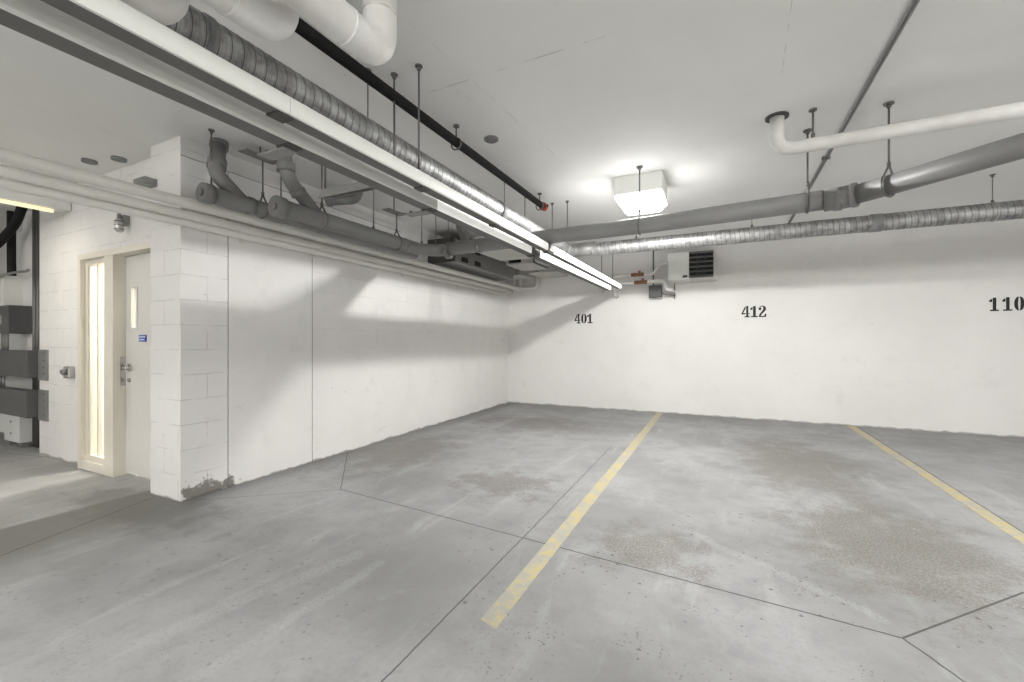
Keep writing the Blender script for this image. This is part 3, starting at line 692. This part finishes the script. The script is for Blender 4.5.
# ------------------------------------------------------------------ small plates and struts by the left row
def hung_plate(x, y, z, sx, sy, lb):
    t = thing('strut_plate', lb, 'bracket', (x, y, z), 'flat strut plates left of the strip lights')
    b = BM(); box(b, x - sx / 2, x + sx / 2, y - sy / 2, y + sy / 2, z, z + .012, .003); obj('plate', b, 'galv_flat', t)
    b = BM(); tube(b, [(x, y, z + .012), (x, y, H)], .0065, 8); obj('rod', b, 'rod', t)
hung_plate(-3.46, 2.33, 2.80, .11, .30, 'flat strut plate over the lower grey pipe clevis')
hung_plate(-3.12, 3.58, 2.63, .10, .26, 'flat strut plate above the clevis near the pipe bend')
def saddle(y, lb):
    t = thing('strut_plate', lb, 'bracket', (-1.9, y, 2.17), 'flat strut plates left of the strip lights')
    b = BM(); box(b, -1.99, -1.80, y - .035, y + .035, 2.153, 2.162, .002); obj('plate', b, 'galv_flat', t)
    b = BM(); box(b, -1.97, -1.955, y - .01, y + .01, 2.162, 2.185); obj('bolt', b, 'rod', t)
saddle(1.36, 'flat strut plate beneath the nearest dark coupling of the left row')
saddle(2.43, 'flat strut plate beneath the second dark coupling of the left row')
b = BM(); tube(b, [(-3.46, 2.28, 2.798), (-1.98, 1.36, 2.166)], .005, 8); tag(obj('tie_wire', b, 'rod'), 'thin tie wire joining the two nearest strut plates', 'wire', 'tie wires')
b = BM(); tube(b, [(-3.12, 3.55, 2.628), (-1.98, 2.43, 2.166)], .005, 8); tag(obj('tie_wire', b, 'rod'), 'thin tie wire joining the two farther strut plates', 'wire', 'tie wires')
t = thing('strut_bracket', 'short steel strut sticking out left from the strip light row', 'bracket', (-1.9, 1.95, 2.25))
b = BM(); box(b, -2.37, -1.845, 1.99, 1.996, 2.205, 2.255); box(b, -2.37, -1.845, 2.03, 2.036, 2.205, 2.255); box(b, -2.37, -1.845, 1.996, 2.03, 2.25, 2.256); obj('channel', b, 'galv_flat', t)
b = BM(); tube(b, [(-2.33, 2.013, 2.25), (-2.33, 2.013, H)], .006, 8); obj('rod', b, 'rod', t)

# ceiling junction covers over the near left
for i, (x, y) in enumerate(((-5.1, 1.84), (-4.8, 1.93))):
    t = thing('junction_cover', ('dark round cover on the ceiling farther left of pilaster', 'dark round cover on the ceiling closer to pilaster')[i], 'cover plate', (x, y, H), 'dark round ceiling covers')
    b = BM(); disc(b, (x, y, H), .055, -.02, seg=24); obj('plate', b, 'band', t)
b = BM(); box(b, -4.35, -4.17, 1.84, 1.93, 2.54, 2.60, .005); tag(obj('junction_box', b, 'galv_flat'), 'small grey junction box against the pilaster top', 'junction box')

# ------------------------------------------------------------------ fan unit and plates in the back left corner
t = thing('exhaust_fan', 'grey sheet metal fan box with black straps in back left corner', 'fan unit', (-3.6, 6.0, 2.4))
b = BM(); box(b, -3.92, -3.45, 5.25, 6.45, 2.415, 2.75, .006); obj('fan_box', b, 'galv_flat', t)
b = BM(); box(b, -3.92, -3.50, 6.46, 7.3, 2.42, 2.70, .006); obj('duct_collar', b, 'galv_flat', t)
for y in (5.42, 5.80):
    for z in (2.48, 2.66):
        b = BM(); box(b, -3.45, -3.43, y, y + .16, z - .035, z + .035, .004); obj('strap_clip', b, 'black', t)
b = BM(); box(b, -3.93, -3.44, 5.20, 5.245, 2.415, 2.76); obj('flange', b, 'dark_joint', t)
b = BM(); box(b, -3.25, -2.35, 5.2, 6.3, 2.58, 2.72, .008); tag(obj('duct_box', b, 'plate_pale'), 'flat pale duct box hanging behind the grey main pipe', 'duct')
t = thing('duct_hood', 'pale flat duct with dark open end under the lit strips', 'duct', (-2.4, 6.6, 2.4))
b = BM(); box(b, -3.3, -2.78, 6.6, 6.62, 2.58, 2.70); box(b, -3.3, -2.78, 6.6, 7.3, 2.69, 2.705); box(b, -3.3, -2.78, 6.6, 7.3, 2.565, 2.58); box(b, -2.80, -2.78, 6.6, 7.3, 2.565, 2.70); obj('duct_shell', b, 'plate_pale', t)
b = BM(); box(b, -3.24, -3.02, 6.58, 6.6, 2.59, 2.69); obj('duct_opening', b, 'black', t)
b = BM(); box(b, -3.22, -2.65, 7.35, 7.98, 2.52, 2.54, .004); tag(obj('drip_tray', b, 'plate_pale'), 'pale sheet tray against the back wall under the strip ends', 'tray')
b = BM(); box(b, -3.72, -3.35, 7.32, 7.85, 2.50, 2.515, .003); tag(obj('shelf_plate', b, 'plate_pale'), 'small pale shelf plate beside the fan box', 'plate')
for i, x in enumerate((-3.80, -3.66)):
    b = BM(); tube(b, [(x, 7.962, 2.38), (x, 7.962, H)], .032, 12); tag(obj('riser_pipe', b, 'conduit'), ('white vertical riser pipe nearest the back corner', 'white vertical riser pipe second from the back corner')[i], 'pipe', 'white riser pipes in the corner')

# ------------------------------------------------------------------ back wall: heater pipes and louvre
t = thing('louvre_unit', 'white wall heater box with dark louvred grille on back wall', 'wall heater', (-.45, 8, 2.4))
b = BM(); box(b, -.785, -.465, 7.55, 8, 2.27, 2.72, .006); obj('casing', b, 'white_metal', t)
b = BM(); box(b, -.465, -.105, 7.60, 8, 2.30, 2.72); obj('grille_back', b, 'black', t)
b = BM()
for k in range(6):
    z = 2.305 + k * .075; prism(b, [(7.55, z), (7.60, z + .03), (7.60, z + .036), (7.545, z + .006)], -.463, -.11, lambda u, v, w_: Vector((w_, u, v)))
obj('slats', b, 'galv_flat', t)
b = BM()
for k in range(2): tube(b, [(-.345 + k * .12, 7.54, 2.29), (-.345 + k * .12, 7.54, 2.72)], .003, 6)
obj('grille_bars', b, 'rod', t); b = BM()
box(b, -.105, -.09, 7.54, 8, 2.28, 2.72); prism(b, [(7.5, 2.275), (8, 2.275), (8, 2.285), (7.5, 2.285)], -.465, -.06, lambda u, v, w_: Vector((w_, u, v)))
obj('grille_frame', b, 'plate_pale', t)
b = BM(); box(b, -.56, -.49, 7.545, 7.55, 2.30, 2.34); obj('rating_plate', b, 'dark_joint', t)

for i, (pts, lb) in enumerate(((
    [(-1.98, 7.99, 2.20), (-1.98, 7.80, 2.22), (-1.98, 7.76, 2.43), (-1.03, 7.76, 2.43), (-.96, 7.76, 2.58), (-.785, 7.76, 2.60)], 'upper white jacketed heater pipe with red valve on the back wall'),
   ([(-1.72, 7.99, 2.08), (-1.72, 7.80, 2.12), (-1.72, 7.72, 2.29), (-.86, 7.72, 2.29), (-.83, 7.72, 2.14), (-.74, 7.74, 2.13), (-.74, 7.99, 2.13)], 'lower white jacketed heater pipe with red valve on the back wall'))):
    t = thing('heater_pipe', lb, 'pipe', pts[0], 'white jacketed heater pipes')
    b = BM(); tube(b, rounded(pts, .06), .030, 16); obj('pipe_jacket', b, 'wrap', t)
    z = pts[2][2]; y = pts[2][1]; x = -1.42 if i == 0 else -1.36
    b = BM(); tube(b, [(x, y, z), (x + .22, y, z)], .032, 12); disc(b, (x + .14, y, z), .014, .055); disc(b, (x + .05, y, z), .037, .015, (1, 0, 0)); disc(b, (x + .18, y, z), .037, .015, (1, 0, 0)); obj('valve', b, 'copper', t)
    b = BM(); disc(b, (x + .14, y, z + .055), .030, .008); obj('valve_handle', b, 'red', t, label='dark red round valve handle')
t = thing('actuator_box', 'small dark grey control box beneath the heater pipe valves', 'control box', (-1.05, 7.9, 2.15))
b = BM(); box(b, -1.13, -.92, 7.80, 7.92, 2.03, 2.235, .006); obj('case', b, 'grey_box', t)
b = BM(); tube(b, rounded([(-.92, 7.86, 2.10), (-.85, 7.86, 2.07), (-.70, 7.90, 2.05)], .03), .012, 8); tube(b, [(-1.06, 7.86, 2.235), (-1.06, 7.86, 2.85)], .012, 8); obj('conduit_tail', b, 'rod', t)
b = BM(); tube(b, [(-.72, 7.97, 2.0), (-.72, 7.97, 2.70)], .007, 8); tag(obj('thin_cable', b, 'rod'), 'thin vertical cable beside the white heater box', 'cable')

# ------------------------------------------------------------------ far left: strip light, electrical gear
t = thing('strip_light', 'warm yellowish strip light on ceiling above the entry wall', 'strip light', (-6.2, 1.0, H))
b = BM(); box(b, -6.20, -6.06, .2, 2.045, 2.615, 2.70, .004); obj('housing', b, 'white_metal', t)
b = BM(); box(b, -6.15, -6.11, .5, .52, 2.70, H); box(b, -6.15, -6.11, 1.7, 1.72, 2.70, H); obj('stem', b, 'white_metal', t)
b = BM(); tube(b, [(-6.13, .25, 2.595), (-6.13, 1.93, 2.595)], .019, 14); obj('lamp_tube', b, 'tube_warm', t)
al = bpy.data.lights.new('strip_glow', 'AREA'); al.shape = 'RECTANGLE'; al.size = .06; al.size_y = 1.3; al.energy = 14; al.color = (1, .94, .82)
ao = bpy.data.objects.new('strip_glow', al); COL.objects.link(ao); ao.parent = t; ao.location = Vector((-6.13, .85, 2.565)) - t.location

b = BM(); box(b, -7.95, -7.50, 2.22, 2.62, 0, H); tag(obj('column', b, 'wall_plain'), 'white painted column behind the grey electrical troughs', 'column')
for i, x in enumerate((-7.43, -7.33)):
    b = BM(); tube(b, [(x, 2.18, .0), (x, 2.18, H)], .022, 12); tag(obj('riser_conduit', b, 'rod'), ('dark vertical conduit next to the white column', 'dark vertical conduit next to the entry wall corner')[i], 'conduit', 'dark vertical conduits')
for z0, lb in ((.865, 'upper long grey electrical trough mounted low on the wall'), (.42, 'lower long grey electrical trough mounted low on the wall')):
    t = thing('cable_trough', lb, 'electrical trough', (-7.6, 2.1, z0), 'grey electrical troughs')
    b = BM(); box(b, -9.6, -6.85, 1.95, 2.048, z0, z0 + .30, .004); obj('trough_body', b, 'grey_box', t)
    b = BM(); box(b, -6.848, -6.62, 2.035, 2.049, z0 - .03, z0 + .31); obj('end_flange', b, 'galv_flat', t)
    for k in range(4):
        b = BM(); disc(b, (-6.70, 2.035, z0 + .04 + k * .075), .008, -.004, (0, 1, 0), 8); obj('bolt', b, 'dark_joint', t)
t = thing('meter_box', 'white faced meter box high on the far left wall', 'meter', (-8.1, 2.1, 1.9))
b = BM(); box(b, -8.6, -7.93, 2.05, 2.25, 1.70, 2.08, .006); obj('case', b, 'white_metal', t)
b = BM(); box(b, -8.12, -8.02, 2.04, 2.05, 1.98, 2.04); box(b, -8.12, -8.02, 2.04, 2.05, 1.78, 1.84); box(b, -8.10, -8.04, 2.038, 2.05, 1.88, 1.95); obj('display', b, 'dark_joint', t)
t = thing('switch_cabinet', 'dark grey switch cabinet under the white meter box', 'electrical cabinet', (-8, 2.1, 1.4))
b = BM(); box(b, -7.95, -7.64, 2.02, 2.22, 1.36, 1.70, .006); obj('case', b, 'grey_box', t)
b = BM(); box(b, -8.30, -7.96, 2.06, 2.22, 1.42, 1.69, .006); obj('side_case', b, 'galv_flat', t)
b = BM(); box(b, -7.83, -7.79, 2.005, 2.02, 1.48, 1.58); obj('switch_lever', b, 'chrome', t)
for i, x in enumerate((-7.90, -7.82, -7.74)):
    b = BM(); tube(b, [(x, 2.04, 1.165), (x, 2.04, 1.36)], .013, 8); tag(obj('short_conduit', b, 'galv_flat'), ('short conduit leftmost of three between cabinet and upper trough', 'short conduit middle of three between cabinet and upper trough', 'short conduit rightmost of three between cabinet and upper trough')[i], 'conduit', 'short conduits over the trough')
for i, x in enumerate((-7.90, -7.80, -7.70)):
    b = BM(); tube(b, [(x, 2.0, .72), (x, 2.0, .865)], .013, 8); tag(obj('short_conduit', b, 'galv_flat'), ('short conduit leftmost of three between the grey troughs', 'short conduit middle of three between the grey troughs', 'short conduit rightmost of three between the grey troughs')[i], 'conduit', 'short conduits between the troughs')
t = thing('panel_box', 'white electrical box on the floor under the lower grey trough', 'electrical box', (-7.6, 2.2, 0))
b = BM(); box(b, -7.92, -7.46, 2.06, 2.2, .06, .41, .006); obj('case', b, 'white_metal', t)
b = BM(); box(b, -8.4, -7.95, 2.10, 2.2, .12, .41, .006); obj('side_case', b, 'white_metal', t)
b = BM(); disc(b, (-7.7, 2.06, .30), .012, -.008, (0, 1, 0), 10); disc(b, (-7.7, 2.06, .16), .010, -.008, (0, 1, 0), 10); box(b, -7.55, -7.47, 2.08, 2.14, 0, .06); box(b, -7.9, -7.82, 2.08, 2.14, 0, .06); obj('foot_and_screw', b, 'galv_flat', t)
for i, pts in enumerate(([(-7.50, 2.10, H), (-7.62, 2.08, 2.68), (-7.95, 2.0, 2.42), (-8.7, 1.95, 2.28)], [(-7.99, 2.14, H), (-7.99, 2.14, 2.3), (-7.98, 2.14, 2.09)], [(-8.9, 1.85, 2.62), (-8.4, 1.85, 2.56), (-8.1, 1.85, 2.60), (-7.9, 1.85, 2.75), (-7.9, 1.85, H)])):
    b = BM(); tube(b, rounded(pts, .15), (.045, .040, .015)[i], 14); tag(obj('cable_bundle', b, 'black'), ('thick black cable bundle sweeping left from the ceiling', 'thick black cable bundle dropping behind the meter box', 'thin black looped cable above the meter box')[i], 'cables', 'black cable bundles')
b = BM(); tube(b, rounded([(-8.3, 2.0, 1.98), (-7.95, 2.0, 2.05), (-7.7, 2.08, 2.10), (-7.45, 2.12, 2.10), (-7.2, 2.06, 2.09)], .08), .016, 8); tag(obj('flexible_conduit', b, 'galv_flat'), 'flexible pale conduit wrapped across the white column', 'conduit')
